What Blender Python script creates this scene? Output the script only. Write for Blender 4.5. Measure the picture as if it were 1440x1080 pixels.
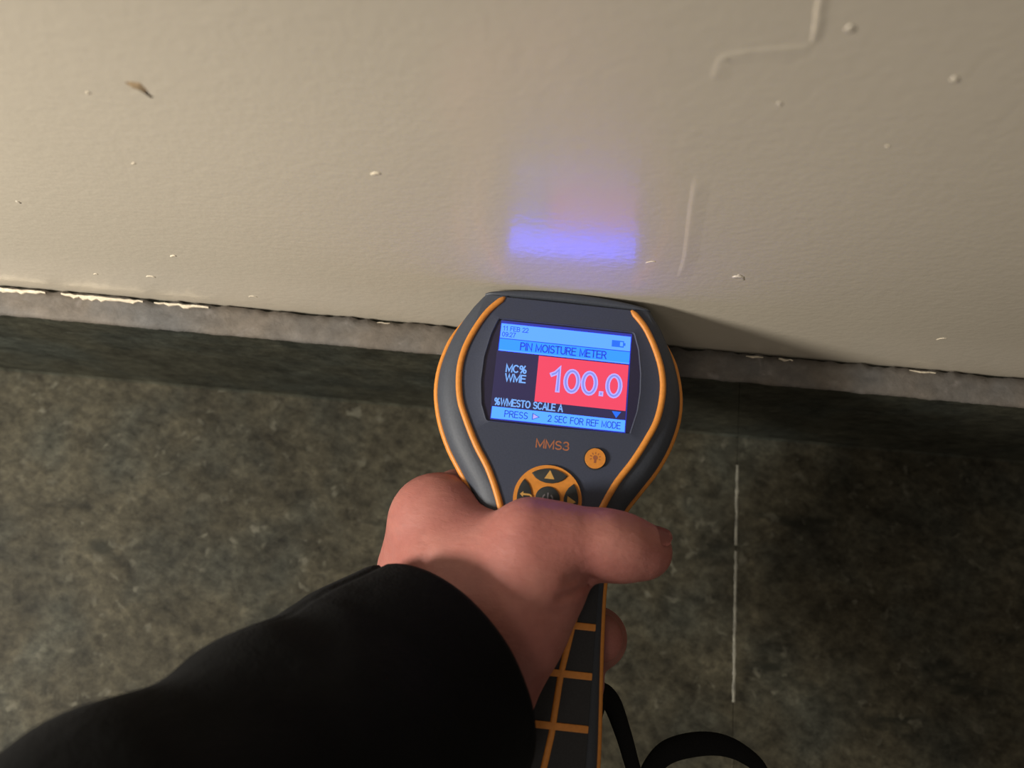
import bpy, bmesh, math, random
import numpy as np
from mathutils import Vector, Matrix, noise

random.seed(7)
for o in list(bpy.data.objects):
    bpy.data.objects.remove(o)
scene = bpy.context.scene
COL = scene.collection

# ------------------------------------------------------------------ camera
F_PX = 1082.0
PITCH, ROLL, YAW = 1.32121, 0.08184, 0.00917
CAM = Vector((0.0, -0.09063, 0.37280))
Zr = Matrix.Rotation(YAW, 3, 'Z')
R0 = Zr @ Vector((1, 0, 0))
FW = Zr @ Vector((0, math.cos(PITCH), -math.sin(PITCH)))
U0 = Zr @ Vector((0, math.sin(PITCH), math.cos(PITCH)))
RT = R0 * math.cos(ROLL) + U0 * math.sin(ROLL)
UP = -R0 * math.sin(ROLL) + U0 * math.cos(ROLL)
cam_data = bpy.data.cameras.new('camera')
cam = bpy.data.objects.new('camera', cam_data)
COL.objects.link(cam)
m = Matrix((RT, UP, -FW)).transposed().to_4x4()
m.translation = CAM
cam.matrix_world = m
cam_data.sensor_width = 36.0
cam_data.lens = F_PX / 1440 * 36
cam_data.clip_start = 0.005
cam_data.dof.use_dof = True
cam_data.dof.focus_distance = 0.245
cam_data.dof.aperture_fstop = 11.0
scene.camera = cam

# ------------------------------------------------------------------ world, lamps, exposure
world = bpy.data.worlds.new('room_dusk')
scene.world = world
world.use_nodes = True
bg = world.node_tree.nodes['Background']
bg.inputs['Color'].default_value = (1.0, 0.90, 0.78, 1)
bg.inputs['Strength'].default_value = 0.17

def lamp(name, kind, loc, target, power, color, **kw):
    d = bpy.data.lights.new(name, kind)
    d.energy = power
    d.color = color
    for k, v in kw.items():
        setattr(d, k, v)
    o = bpy.data.objects.new(name, d)
    COL.objects.link(o)
    o.location = loc
    o.rotation_euler = (Vector(target) - Vector(loc)).to_track_quat('-Z', 'Y').to_euler()
    return o

# a lamp standing low on the left, a little out from the wall
lamp('side_lamp', 'SPOT', (-0.55, -0.25, 0.465), (-0.11, -0.05, 0.035), 29.5, (1.0, 0.945, 0.85),
     shadow_soft_size=0.07, spot_size=math.radians(84), spot_blend=1.0)
# weak soft fill from overhead, added to lift the shadows; no known fixture
lamp('overhead_fill', 'AREA', (-0.7, -1.2, 2.3), (-0.1, -0.1, 0.1), 6.5, (1.0, 0.90, 0.78), size=0.6)

vs = scene.view_settings
vs.view_transform = 'Standard'
vs.look = 'None'
vs.exposure = 0.0
vs.gamma = 1.0
vs.use_curve_mapping = False

# ------------------------------------------------------------------ helpers
def at(px, py, z):
    """point of the scene at height z that the photograph shows at (px, py)"""
    d = FW + RT * ((px - 720) / F_PX) - UP * ((py - 540) / F_PX)
    return CAM + d * ((z - CAM.z) / d.z)

def on_wall(px, py, y=0.0):
    d = FW + RT * ((px - 720) / F_PX) - UP * ((py - 540) / F_PX)
    return CAM + d * ((y - CAM.y) / d.y)

def link(name, mesh, material=None, parent=None, smooth=True):
    o = bpy.data.objects.new(name, mesh)
    COL.objects.link(o)
    if material:
        mesh.materials.append(material)
    if parent:
        o.parent = parent
    if smooth and len(mesh.polygons):
        mesh.polygons.foreach_set('use_smooth', [True] * len(mesh.polygons))
    return o

def obj(name, bm, material=None, parent=None, smooth=False, angle=None):
    bmesh.ops.recalc_face_normals(bm, faces=bm.faces)
    me = bpy.data.meshes.new(name)
    bm.to_mesh(me)
    bm.free()
    if angle is not None:
        me.polygons.foreach_set('use_smooth', [True] * len(me.polygons))
        me.set_sharp_from_angle(angle=math.radians(angle))
        smooth = False
    return link(name, me, material, parent, smooth)

def empty(name, loc=(0, 0, 0)):
    o = bpy.data.objects.new(name, None)
    COL.objects.link(o)
    o.location = loc
    o.empty_display_size = 0.02
    return o

def box_bm(x0, x1, y0, y1, z0, z1, bevel=0.0, bm=None):
    b = bmesh.new()
    bmesh.ops.create_cube(b, size=1)
    for v in b.verts:
        v.co = Vector(((x0 + x1) / 2 + v.co.x * (x1 - x0), (y0 + y1) / 2 + v.co.y * (y1 - y0), (z0 + z1) / 2 + v.co.z * (z1 - z0)))
    if bevel:
        bmesh.ops.bevel(b, geom=list(b.edges), offset=bevel, segments=2, affect='EDGES', profile=0.7)
    return b

def prism_bm(pts, z0, z1, bevel=0.0):
    """extrude a closed 2-D outline between two heights"""
    b = bmesh.new()
    lo = [b.verts.new((x, y, z0)) for x, y in pts]
    hi = [b.verts.new((x, y, z1)) for x, y in pts]
    n = len(pts)
    top = b.faces.new(hi)
    b.faces.new(lo[::-1])
    for i in range(n):
        b.faces.new((lo[i], lo[(i + 1) % n], hi[(i + 1) % n], hi[i]))
    if bevel:
        bmesh.ops.bevel(b, geom=list(top.edges), offset=bevel, segments=2, affect='EDGES', profile=0.6)
    return b

def tube_bm(pts, r, sides=8, closed=False, flat=1.0, up=Vector((0, 0, 1)), caps=True):
    """tube along a polyline; r a number or a list; flat squashes it along `up`"""
    b = bmesh.new()
    n = len(pts)
    pts = [Vector(p) for p in pts]
    rr = r if hasattr(r, '__len__') else [r] * n
    rings = []
    for i in range(n):
        a = pts[(i - 1) % n] if (closed or i > 0) else pts[i]
        c = pts[(i + 1) % n] if (closed or i < n - 1) else pts[i]
        t = (c - a).normalized()
        s = t.cross(up).normalized()
        w = s.cross(t).normalized()
        rings.append([b.verts.new(pts[i] + s * (rr[i] * math.cos(2 * math.pi * k / sides)) + w * (rr[i] * flat * math.sin(2 * math.pi * k / sides))) for k in range(sides)])
    for i in range(n if closed else n - 1):
        A, B = rings[i], rings[(i + 1) % n]
        for k in range(sides):
            b.faces.new((A[k], A[(k + 1) % sides], B[(k + 1) % sides], B[k]))
    if caps and not closed:
        b.faces.new(rings[0])
        b.faces.new(rings[-1])
    return b

def spline(pts, n, closed=False):
    """Catmull-Rom through pts (any dimension), n samples a span"""
    P = [np.array(p, float) for p in pts]
    N = len(P)
    out = []
    for i in range(N if closed else N - 1):
        g = lambda k: P[k % N] if closed else P[min(max(k, 0), N - 1)]
        p0, p1, p2, p3 = g(i - 1), g(i), g(i + 1), g(i + 2)
        for j in range(n):
            t = j / n
            out.append(0.5 * (2 * p1 + (p2 - p0) * t + (2 * p0 - 5 * p1 + 4 * p2 - p3) * t * t + (3 * p1 - p0 - 3 * p2 + p3) * t ** 3))
    if not closed:
        out.append(P[-1])
    return out

def arc(cx, cy, rx, ry, a0, a1, n=9):
    return [(cx + rx * math.cos(math.radians(a0 + (a1 - a0) * i / (n - 1))), cy + ry * math.sin(math.radians(a0 + (a1 - a0) * i / (n - 1)))) for i in range(n)]
# plain sans lettering: polylines in a cell one unit high
GLYPH = {
    'A': (.70, [[(0, 0), (.35, 1), (.70, 0)], [(.13, .34), (.57, .34)]]),
    'B': (.60, [[(0, 0), (0, 1), (.33, 1)] + arc(.33, .76, .24, .24, 90, -90, 7) + [(0, .52)], [(.33, .52)] + arc(.34, .26, .26, .26, 90, -90, 7) + [(0, 0)]]),
    'C': (.68, [arc(.36, .5, .36, .5, 48, 312, 15)]),
    'D': (.66, [[(0, 0), (0, 1), (.28, 1)] + arc(.28, .5, .38, .5, 90, -90, 9) + [(0, 0)]]),
    'E': (.56, [[(.56, 0), (0, 0), (0, 1), (.55, 1)], [(0, .53), (.50, .53)]]),
    'F': (.52, [[(0, 0), (0, 1), (.52, 1)], [(0, .52), (.46, .52)]]),
    'I': (.04, [[(.02, 0), (.02, 1)]]),
    'L': (.50, [[(0, 1), (0, 0), (.50, 0)]]),
    'M': (.76, [[(0, 0), (0, 1), (.38, .12), (.76, 1), (.76, 0)]]),
    'N': (.64, [[(0, 0), (0, 1), (.64, 0), (.64, 1)]]),
    'O': (.76, [arc(.38, .5, .38, .5, 0, 360, 19)]),
    'P': (.58, [[(0, 0), (0, 1), (.32, 1)] + arc(.32, .74, .26, .26, 90, -90, 7) + [(0, .48)]]),
    'R': (.62, [[(0, 0), (0, 1), (.34, 1)] + arc(.34, .75, .25, .25, 90, -90, 7) + [(0, .50)], [(.32, .50), (.62, 0)]]),
    'S': (.58, [arc(.29, .75, .26, .25, 35, 270, 10)[:-1] + arc(.29, .25, .29, .25, 90, -145, 10)]),
    'T': (.62, [[(0, 1), (.62, 1)], [(.31, 1), (.31, 0)]]),
    'U': (.62, [[(0, 1)] + arc(.31, .31, .31, .31, 180, 360, 9) + [(.62, 1)]]),
    'W': (.96, [[(0, 1), (.24, 0), (.48, .95), (.72, 0), (.96, 1)]]),
    '%': (.88, [arc(.19, .76, .18, .24, 0, 360, 11), arc(.69, .24, .18, .24, 0, 360, 11), [(.68, 1), (.20, 0)]]),
    '0': (.54, [arc(.27, .5, .27, .5, 0, 360, 21)]),
    '1': (.44, [[(.06, .74), (.20, .82), (.33, 1), (.33, 0)]]),
    '2': (.54, [arc(.27, .72, .26, .28, 165, -25, 9) + [(.38, .42), (0, 0), (.55, 0)]]),
    '3': (.54, [arc(.26, .75, .24, .25, 150, -90, 9) + arc(.26, .27, .28, .27, 80, -150, 10)]),
    '7': (.54, [[(0, 1), (.54, 1), (.30, .5), (.20, 0)]]),
    '9': (.54, [arc(.27, .68, .26, .32, 0, 360, 13), [(.53, .68), (.50, .30)] + arc(.26, .28, .24, .28, -10, -150, 7)]),
    ':': (.06, [[(.03, .06), (.03, .12)], [(.03, .56), (.03, .62)]]),
    '.': (.10, [[(.05, .035), (.05, .065)]]),
    ' ': (.26, []),
}
def text_obj(name, body, size, loc, material, parent, width=None, weight=0.13, extrude=0.00002):
    """lettering of the given cap height; loc is the left end of its middle line"""
    gap = 0.20
    tot = sum(GLYPH[c][0] for c in body) + gap * (len(body) - 1)
    sx = (width / tot) if width else size
    b = bmesh.new()
    x = 0.0
    hw = weight * size / 2
    def quad(p, q, r, s_):
        f = [b.verts.new((c[0], c[1], loc[2])) for c in (p, q, r, s_)]
        b.faces.new(f)
    for c in body:
        w, lines = GLYPH[c]
        for ln in lines:
            P = [np.array((loc[0] + (x + px_) * sx, loc[1] + (py_ - 0.5) * size)) for px_, py_ in ln]
            closed = np.hypot(*(P[0] - P[-1])) < size * 0.02
            n = len(P)
            L, R = [], []
            for i in range(n):
                a = P[i - 1] if i > 0 else (P[n - 2] if closed else P[0])
                d = P[(i + 1)] if i < n - 1 else (P[1] if closed else P[n - 1])
                t0 = P[i] - a; t1 = d - P[i]
                t0 = t0 / np.hypot(*t0) if np.hypot(*t0) > 0 else t1 / np.hypot(*t1)
                t1 = t1 / np.hypot(*t1) if np.hypot(*t1) > 0 else t0
                nrm = np.array((-(t0 + t1)[1], (t0 + t1)[0]))
                nrm = nrm / max(np.hypot(*nrm), 1e-9)
                k = hw / max(0.42, abs(float(np.dot(nrm, (-t0[1], t0[0])))))
                q = P[i].copy()
                if not closed and i == 0: q = q - t1 * hw
                if not closed and i == n - 1: q = q + t0 * hw
                L.append(q + nrm * k); R.append(q - nrm * k)
            for i in range(n - 1):
                quad(L[i], R[i], R[i + 1], L[i + 1])
        x += w + gap
    for f in b.faces:
        if f.normal.z < 0:
            f.normal_flip()
    me = bpy.data.meshes.new(name)
    b.to_mesh(me)
    b.free()
    return link(name, me, material, parent, smooth=False)

# ------------------------------------------------------------------ materials
class Nodes:
    def __init__(self, name):
        self.m = bpy.data.materials.new(name)
        self.m.use_nodes = True
        self.t = self.m.node_tree
        self.b = self.t.nodes['Principled BSDF']
        self.tc = None
    def n(self, kind, **kw):
        x = self.t.nodes.new(kind)
        for k, v in kw.items():
            if k.startswith('i_'):
                x.inputs[k[2:].replace('_', ' ')].default_value = v
            else:
                setattr(x, k, v)
        return x
    def l(self, a, b):
        self.t.links.new(a, b)
    def coord(self, scale=(1, 1, 1), rot=(0, 0, 0)):
        if self.tc is None:
            self.tc = self.n('ShaderNodeTexCoord')
        mp = self.n('ShaderNodeMapping')
        mp.inputs['Scale'].default_value = scale
        mp.inputs['Rotation'].default_value = rot
        self.l(self.tc.outputs['Object'], mp.inputs['Vector'])
        return mp.outputs['Vector']
    def noise(self, vec, scale, detail=4, rough=0.55, dist=0.0):
        x = self.n('ShaderNodeTexNoise')
        x.inputs['Scale'].default_value = scale
        x.inputs['Detail'].default_value = detail
        x.inputs['Roughness'].default_value = rough
        x.inputs['Distortion'].default_value = dist
        self.l(vec, x.inputs['Vector'])
        return x.outputs['Fac']
    def ramp(self, fac, stops):
        x = self.n('ShaderNodeValToRGB')
        e = x.color_ramp.elements
        while len(e) < len(stops):
            e.new(0.5)
        for k, (p, c) in enumerate(stops):
            e[k].position = p
            e[k].color = (*c, 1) if len(c) == 3 else c
        self.l(fac, x.inputs['Fac'])
        return x.outputs['Color']
    def mix(self, fac, a, b, blend='MIX'):
        x = self.n('ShaderNodeMix', data_type='RGBA', blend_type=blend)
        if isinstance(fac, (int, float)):
            x.inputs[0].default_value = fac
        else:
            self.l(fac, x.inputs[0])
        for s, i in ((a, 6), (b, 7)):
            if isinstance(s, tuple):
                x.inputs[i].default_value = (*s, 1)
            else:
                self.l(s, x.inputs[i])
        return x.outputs[2]
    def bump(self, height, strength, dist, prev=None):
        x = self.n('ShaderNodeBump')
        x.inputs['Strength'].default_value = strength
        x.inputs['Distance'].default_value = dist
        self.l(height, x.inputs['Height'])
        if prev is not None:
            self.l(prev, x.inputs['Normal'])
        return x.outputs['Normal']
    def color(self, s):
        self.l(s, self.b.inputs['Base Color'])
    def normal(self, s):
        self.l(s, self.b.inputs['Normal'])

def plain(name, rgb, rough=0.5, grain=0.0, grain_scale=900, bump=0.0, spec=0.5):
    N = Nodes(name)
    N.b.inputs['Roughness'].default_value = rough
    N.b.inputs['Specular IOR Level'].default_value = spec
    v = N.coord()
    f = N.noise(v, grain_scale, 3)
    lo = tuple(c * (1 - grain) for c in rgb)
    hi = tuple(min(1, c * (1 + grain)) for c in rgb)
    N.color(N.ramp(f, [(0.3, lo), (0.7, hi)]))
    if bump:
        N.normal(N.bump(f, 0.6, bump))
    return N.m

def glow(name, rgb, strength=1.0):
    N = Nodes(name)
    N.b.inputs['Base Color'].default_value = (0.01, 0.01, 0.012, 1)
    N.b.inputs['Roughness'].default_value = 0.35
    N.b.inputs['Emission Color'].default_value = (*rgb, 1)
    N.b.inputs['Emission Strength'].default_value = strength
    return N.m

def wall_paint(name, rgb, rough=0.30):
    N = Nodes(name)
    v = N.coord()
    big = N.noise(v, 5.0, 4)
    N.color(N.ramp(big, [(0.3, tuple(c * 0.94 for c in rgb)), (0.7, tuple(c * 1.05 for c in rgb))]))
    N.b.inputs['Roughness'].default_value = rough
    N.b.inputs['Specular IOR Level'].default_value = 0.5
    fine = N.noise(N.coord(scale=(1, 1, 1.3)), 400.0, 3, 0.55)
    peel = N.noise(N.coord(scale=(1, 1, 1.6)), 170.0, 3, 0.5)
    b1 = N.bump(peel, 0.07, 0.0010)
    b2 = N.bump(fine, 0.18, 0.0005, b1)
    N.normal(b2)
    N.b.inputs['Coat Weight'].default_value = 0.5
    N.b.inputs['Coat Roughness'].default_value = 0.14
    N.b.inputs['Coat IOR'].default_value = 1.5
    N.l(b2, N.b.inputs['Coat Normal'])
    return N.m

def slate_vinyl(name, gain=1.0, tint=(1, 1, 1), contrast=1.0, fleckiness=0.55, streak=1.0):
    N = Nodes(name)
    v = N.coord()
    vs_ = N.coord(scale=(1.0, 1.25, 1.25), rot=(0, 0, 0.5))
    vd = N.coord(scale=(0.55, 1.5, 1.5), rot=(0, 0.45, -0.45))
    g = lambda *c: tuple(x * gain * t for x, t in zip(c, tint))
    k = lambda x: tuple([1 + (x - 1) * contrast] * 3)
    big = N.noise(v, 11.0, 4, 0.6, 0.2)
    mid = N.noise(vs_, 58.0, 5, 0.6, 0.15)
    fine = N.noise(vs_, 190.0, 5, 0.7, 0.2)
    hue = N.noise(v, 26.0, 4, 0.55, 0.2)
    warm, cool = g(.078, .070, .052), g(.066, .066, .056)
    col = N.mix(N.ramp(hue, [(0.46, (0, 0, 0)), (0.68, (1, 1, 1))]), warm, cool)
    col = N.mix(1.0, col, N.ramp(big, [(0.3, k(.78)), (0.7, k(1.2))]), 'MULTIPLY')
    col = N.mix(1.0, col, N.ramp(mid, [(0.25, k(.55)), (0.45, k(.92)), (0.58, k(1.06)), (0.75, k(1.4))]), 'MULTIPLY')
    col = N.mix(1.0, col, N.ramp(fine, [(0.3, k(.66)), (0.5, k(1.0)), (0.75, k(1.45))]), 'MULTIPLY')
    dk = N.noise(vd, 34.0, 4, 0.6, 0.25)
    f = streak * 0.55
    col = N.mix(N.ramp(dk, [(0.60, (0, 0, 0)), (0.70, (f, f, f))]), col, g(.026, .027, .022))
    fleck = N.noise(v, 150.0, 2, 0.5, 0.3)
    patch = N.noise(v, 30.0, 2)
    fl = N.mix(1.0, N.ramp(fleck, [(0.60, (0, 0, 0)), (0.72, (fleckiness,) * 3)]), N.ramp(patch, [(0.42, (.1, .1, .1)), (0.62, (1, 1, 1))]), 'MULTIPLY')
    col = N.mix(fl, col, g(.20, .19, .16))
    N.color(col)
    N.b.inputs['Roughness'].default_value = 0.65
    N.b.inputs['Specular IOR Level'].default_value = 0.12
    b1 = N.bump(mid, 0.45, 0.0014)
    b2 = N.bump(fine, 0.5, 0.0006, b1)
    N.normal(b2)
    return N.m

def skin_material():
    N = Nodes('skin')
    v = N.coord()
    blot = N.noise(v, 55.0, 4, 0.55)
    fine = N.noise(v, 420.0, 4, 0.6)
    col = N.ramp(blot, [(0.32, (.28, .098, .082)), (0.52, (.325, .122, .100)), (0.70, (.365, .150, .122))])
    col = N.mix(0.35, col, N.ramp(fine, [(0.3, (.85, .82, .8)), (0.7, (1.12, 1.12, 1.12))]), 'MULTIPLY')
    mole = N.n('ShaderNodeTexVoronoi')
    mole.inputs['Scale'].default_value = 75.0
    N.l(v, mole.inputs['Vector'])
    col = N.mix(N.ramp(mole.outputs['Distance'], [(0.0, (.5, .5, .5)), (0.055, (0, 0, 0))]), col, (.25, .10, .07))
    N.color(col)
    N.b.inputs['Roughness'].default_value = 0.52
    N.b.inputs['Specular IOR Level'].default_value = 0.35
    N.b.inputs['Subsurface Weight'].default_value = 0.18
    N.b.inputs['Subsurface Radius'].default_value = (1.0, 0.35, 0.2)
    N.b.inputs['Subsurface Scale'].default_value = 0.003
    wr = N.noise(N.coord(scale=(1.0, 2.2, 1.0), rot=(0, 0, 0.35)), 240.0, 4, 0.6, 0.4)
    b1 = N.bump(wr, 0.30, 0.0007)
    b2 = N.bump(N.noise(v, 900.0, 2), 0.25, 0.0003, b1)
    N.normal(b2)
    return N.m

def cloth_material():
    N = Nodes('black_cloth')
    v = N.coord()
    weave = N.noise(N.coord(scale=(1, 2.5, 1)), 1100.0, 2)
    soft = N.noise(v, 40.0, 4)
    N.color(N.ramp(soft, [(0.3, (.0028, .0028, .0029)), (0.7, (.0048, .0048, .0050))]))
    N.b.inputs['Roughness'].default_value = 0.85
    N.b.inputs['Specular IOR Level'].default_value = 0.07
    N.b.inputs['Sheen Weight'].default_value = 0.012
    N.b.inputs['Sheen Roughness'].default_value = 0.5
    b1 = N.bump(soft, 0.4, 0.004)
    N.normal(N.bump(weave, 0.5, 0.0004, b1))
    return N.m

M = {}
M['paint'] = wall_paint('beige_wall_paint', (.575, .512, .412))
M['paint_chip'] = plain('raw_cream_paint', (.62, .54, .41), 0.7, 0.2, 600, 0.0004)
M['slate'] = slate_vinyl('slate_pattern_vinyl', 0.59, (1.02, 1.01, .90), 1.55, 0.75, 1.5)
M['slate_base'] = slate_vinyl('slate_pattern_skirting', 0.60, (0.90, 0.98, 0.94), 1.15, 0.2, 1.5)
M['ledge'] = slate_vinyl('grey_cut_edge', 1.8, (1.0, .96, 1.08), 0.55, 0.3, 0.35)
M['sealant'] = plain('pale_seam_wax', (.20, .19, .15), 0.6, 0.6, 160, 0.0004)
M['skin'] = skin_material()
M['nail'] = plain('thumb_nail', (.31, .105, .088), 0.35, 0.08, 200)
M['cloth'] = cloth_material()
M['rubber'] = plain('charcoal_rubber', (.042, .048, .062), 0.58, 0.10, 1500, 0.00008, 0.4)
M['panel'] = plain('slate_blue_plastic', (.037, .044, .070), 0.5, 0.08, 1800, 0.00006, 0.4)
M['pad'] = plain('dark_grip_rubber', (.022, .022, .024), 0.7, 0.12, 1500, 0.00008, 0.3)
M['key'] = plain('dark_key_rubber', (.020, .022, .022), 0.6, 0.1, 1200, 0.00004, 0.4)
M['orange'] = plain('orange_rubber', (.54, .20, .030), 0.5, 0.08, 900, 0.00004, 0.4)
M['amber'] = plain('amber_print', (.45, .25, .06), 0.6, 0.1)
M['brown'] = plain('brown_print', (.25, .08, .03), 0.6, 0.1)
M['orange_print'] = plain('orange_print', (.30, .10, .04), 0.6, 0.15)
M['glass'] = plain('dark_bezel_gloss', (.020, .018, .045), 0.25, 0.05)  # bluish base includes the light scattered from the screen
M['strap'] = plain('black_webbing', (.004, .004, .004), 0.85, 0.2, 2000, 0.0002, 0.15)
M['lcd_dark'] = glow('lcd_navy', (.022, .017, .075), 1.0)
M['lcd_status'] = glow('lcd_pale_blue', (.12, .43, 8.0), 1.0)
M['lcd_title'] = glow('lcd_mid_blue', (.03, .34, 7.0), 1.0)
M['lcd_hint'] = glow('lcd_sky_blue', (.10, .44, 3.0), 1.0)
M['lcd_red'] = glow('lcd_red', (.92, .062, .13), 1.0)
M['lcd_digit'] = glow('lcd_lavender', (.50, .44, 1.15), 1.0)
M['lcd_digit_core'] = glow('lcd_digit_core', (.24, .27, .85), 1.0)
M['lcd_ink'] = glow('lcd_ink_blue', (.008, .055, .30), 1.0)
M['lcd_white'] = glow('lcd_pale_text', (.20, .45, 1.0), 1.0)
M['lcd_blue'] = glow('lcd_strong_blue', (.012, .16, .95), 1.0)
M['lcd_edge'] = glow('lcd_edge_blue', (.02, .03, .38), 1.0)

# ------------------------------------------------------------------ the room: wall, skirting, floor
BASE_H, BASE_T, SEAM_X = 0.09855, 0.01139, 0.1127

wall = obj('wall_back', box_bm(-1.6, 1.6, 0.0, 0.12, 0.0, 2.5), M['paint'])
wall['kind'] = 'structure'

floor = empty('floor')
floor['kind'] = 'structure'
for x0, x1 in ((-1.6, SEAM_X - 0.00012), (SEAM_X + 0.00012, 1.6)):
    obj('vinyl_sheet', box_bm(x0, x1, -2.2, 0.0, -0.003, 0.0, 0.0003), M['slate'], floor)
obj('floor_slab', box_bm(-1.6, 1.6, -2.2, 0.12, -0.06, -0.003), M['slate'], floor)

base = empty('baseboard_back')
base['kind'] = 'structure'

TOP_X = 0.0833      # the joint between the two boards is cut out of square
def skirting_bm(x0, x1, lean0, lean1):
    prof = [(0, 0), (-BASE_T - 0.0010, 0), (-BASE_T, 0.0015), (-BASE_T, 0.03), (-BASE_T, BASE_H - 0.0022), (0, BASE_H - 0.0022)]
    b = bmesh.new()
    n = 60
    rings = []
    for i in range(n + 1):
        t = i / n
        ring = []
        for y, z in prof:
            a0 = x0 + lean0 * z / BASE_H
            a1 = x1 + lean1 * z / BASE_H
            ring.append(b.verts.new((a0 + (a1 - a0) * t, y, z)))
        rings.append(ring)
    for A, B in zip(rings, rings[1:]):
        for k in range(len(prof)):
            b.faces.new((A[k], A[(k + 1) % len(prof)], B[(k + 1) % len(prof)], B[k]))
    b.faces.new(rings[0]); b.faces.new(rings[-1])
    return b

LEAN = TOP_X - SEAM_X
obj('skirting_board', skirting_bm(-1.6, SEAM_X - 0.00008, 0, LEAN), M['slate_base'], base)
obj('skirting_board', skirting_bm(SEAM_X + 0.00008, 1.6, LEAN, 0), M['slate_base'], base)

def ledge_bm():
    """rough cut top of the skirting: wavy back edge leaves an open crack along the wall"""
    b = bmesh.new()
    rows = []
    N = 900
    for i in range(N + 1):
        x = -0.6 + 1.2 * i / N
        gap = 0.0009 + 0.0018 * max(0, noise.noise(Vector((x * 70, 3.1, 0)))) + 0.0009 * noise.noise(Vector((x * 260, 0, 0)))
        gap = max(gap, 0.0002)
        fr = 0.0005 * noise.noise(Vector((x * 120, 9, 0))) + 0.0003 * noise.noise(Vector((x * 500, 5, 0)))
        h = 0.0003 * noise.noise(Vector((x * 160, 2, 2)))
        pts = [(-gap, BASE_H - 0.0022), (-gap, BASE_H + h), (-gap - 0.003, BASE_H + h * 0.4), (-BASE_T * 0.6, BASE_H - 0.0002 - h),
               (-BASE_T + 0.0006 + fr, BASE_H - 0.0004), (-BASE_T - 0.0004 + fr, BASE_H - 0.0014), (-BASE_T, BASE_H - 0.0024)]
        rows.append([b.verts.new((x, y, z)) for y, z in pts])
    for A, B in zip(rows, rows[1:]):
        for k in range(len(A) - 1):
            b.faces.new((A[k], A[k + 1], B[k + 1], B[k]))
    return b
obj('cut_ledge', ledge_bm(), M['ledge'], base, smooth=True)

def flake_bm(cx, w, d, seed):
    """a ragged strip of old paint left on the back of the ledge, in front of the crack"""
    b = bmesh.new()
    rnd = random.Random(seed)
    n = max(6, int(w / 0.0016))
    rows = []
    for i in range(n):
        t = i / (n - 1)
        x = cx + (t - 0.5) * w
        e = math.sin(math.pi * min(max(t, 0.05), 0.95)) ** 0.5
        bk = -0.0015 - rnd.uniform(0, 0.0004)
        fr = bk - (d * e * rnd.uniform(0.35, 1.0) + 0.0002)
        z = BASE_H + 0.0001
        rows.append([b.verts.new((x, bk, z - 0.0004)), b.verts.new((x, bk - 0.0001, z + 0.0005)), b.verts.new((x, fr + 0.0002, z + 0.0004)), b.verts.new((x, fr, z - 0.0006))])
    for A, B in zip(rows, rows[1:]):
        for k in range(3):
            b.faces.new((A[k], A[k + 1], B[k + 1], B[k]))
    return b
rnd = random.Random(3)
x = -0.32
while x < 0.34:
    far_left = x < -0.10
    w = rnd.uniform(0.012, 0.04) if far_left else rnd.uniform(0.004, 0.012)
    if rnd.random() < (0.95 if x < -0.12 else 0.7 if far_left else 0.32):
        d = rnd.uniform(0.0012, 0.0026) if x < -0.14 else rnd.uniform(0.0006, 0.0015) if far_left else rnd.uniform(0.0003, 0.0010)
        obj('paint_flake', flake_bm(x + w / 2, w, d, int(x * 1e5)), M['paint_chip'], base)
    x += w * rnd.uniform(0.9, 1.3)

def seam_bm(a, b_, width, n, seed, gapchance):
    """a thin broken bead along a straight seam from a to b_ (floor: lying, skirting: upright)"""
    b = bmesh.new()
    a, b_ = Vector(a), Vector(b_)
    d = (b_ - a)
    upv = Vector((0, 0, 1)) if abs(d.z) < abs(d.y) else Vector((0, -1, 0))
    s = Vector((1, 0, 0))
    prev = None
    rn = random.Random(seed)
    for i in range(n + 1):
        t = i / n
        w = width * (0.65 + 0.5 * noise.noise(Vector((t * 40, seed, 0))) + 0.2 * rn.random())
        c = a + d * t + s * (0.00025 * noise.noise(Vector((t * 14, seed, 7))))
        hh = 0.00018
        ring = [b.verts.new(c - s * w / 2), b.verts.new(c - s * w * 0.3 + upv * hh), b.verts.new(c + s * w * 0.3 + upv * hh), b.verts.new(c + s * w / 2)]
        if prev and noise.noise(Vector((t * 30, seed * 2.3, 1))) > gapchance:
            for k in range(3):
                b.faces.new((prev[k], prev[k + 1], ring[k + 1], ring[k]))
        prev = ring
    return b
obj('seam_bead', seam_bm((SEAM_X, -BASE_T - 0.012, 0), (SEAM_X, -0.135, 0), 0.0017, 200, 4, -0.42), M['sealant'], floor)
obj('seam_bead', seam_bm((SEAM_X, -0.135, 0), (SEAM_X, -0.60, 0), 0.0012, 200, 9, 0.05), M['slate'], floor)

# marks on the wall
def ridge(name, pts, r, mat, flat=0.45):
    P = [on_wall(px, py) for px, py in pts]
    P = [Vector(p) for p in spline(P, 6)]
    n = len(P)
    rr = [r * (0.25 + 0.75 * math.sin(math.pi * min(max(i / (n - 1), 0.02), 0.98)) ** 0.5) * (1 + 0.25 * noise.noise(Vector((i * 0.7, r * 1e4, 0)))) for i in range(n)]
    return obj(name, tube_bm(P, rr, 8, flat=flat, up=Vector((0, -1, 0))), mat, wall, smooth=True)

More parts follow.
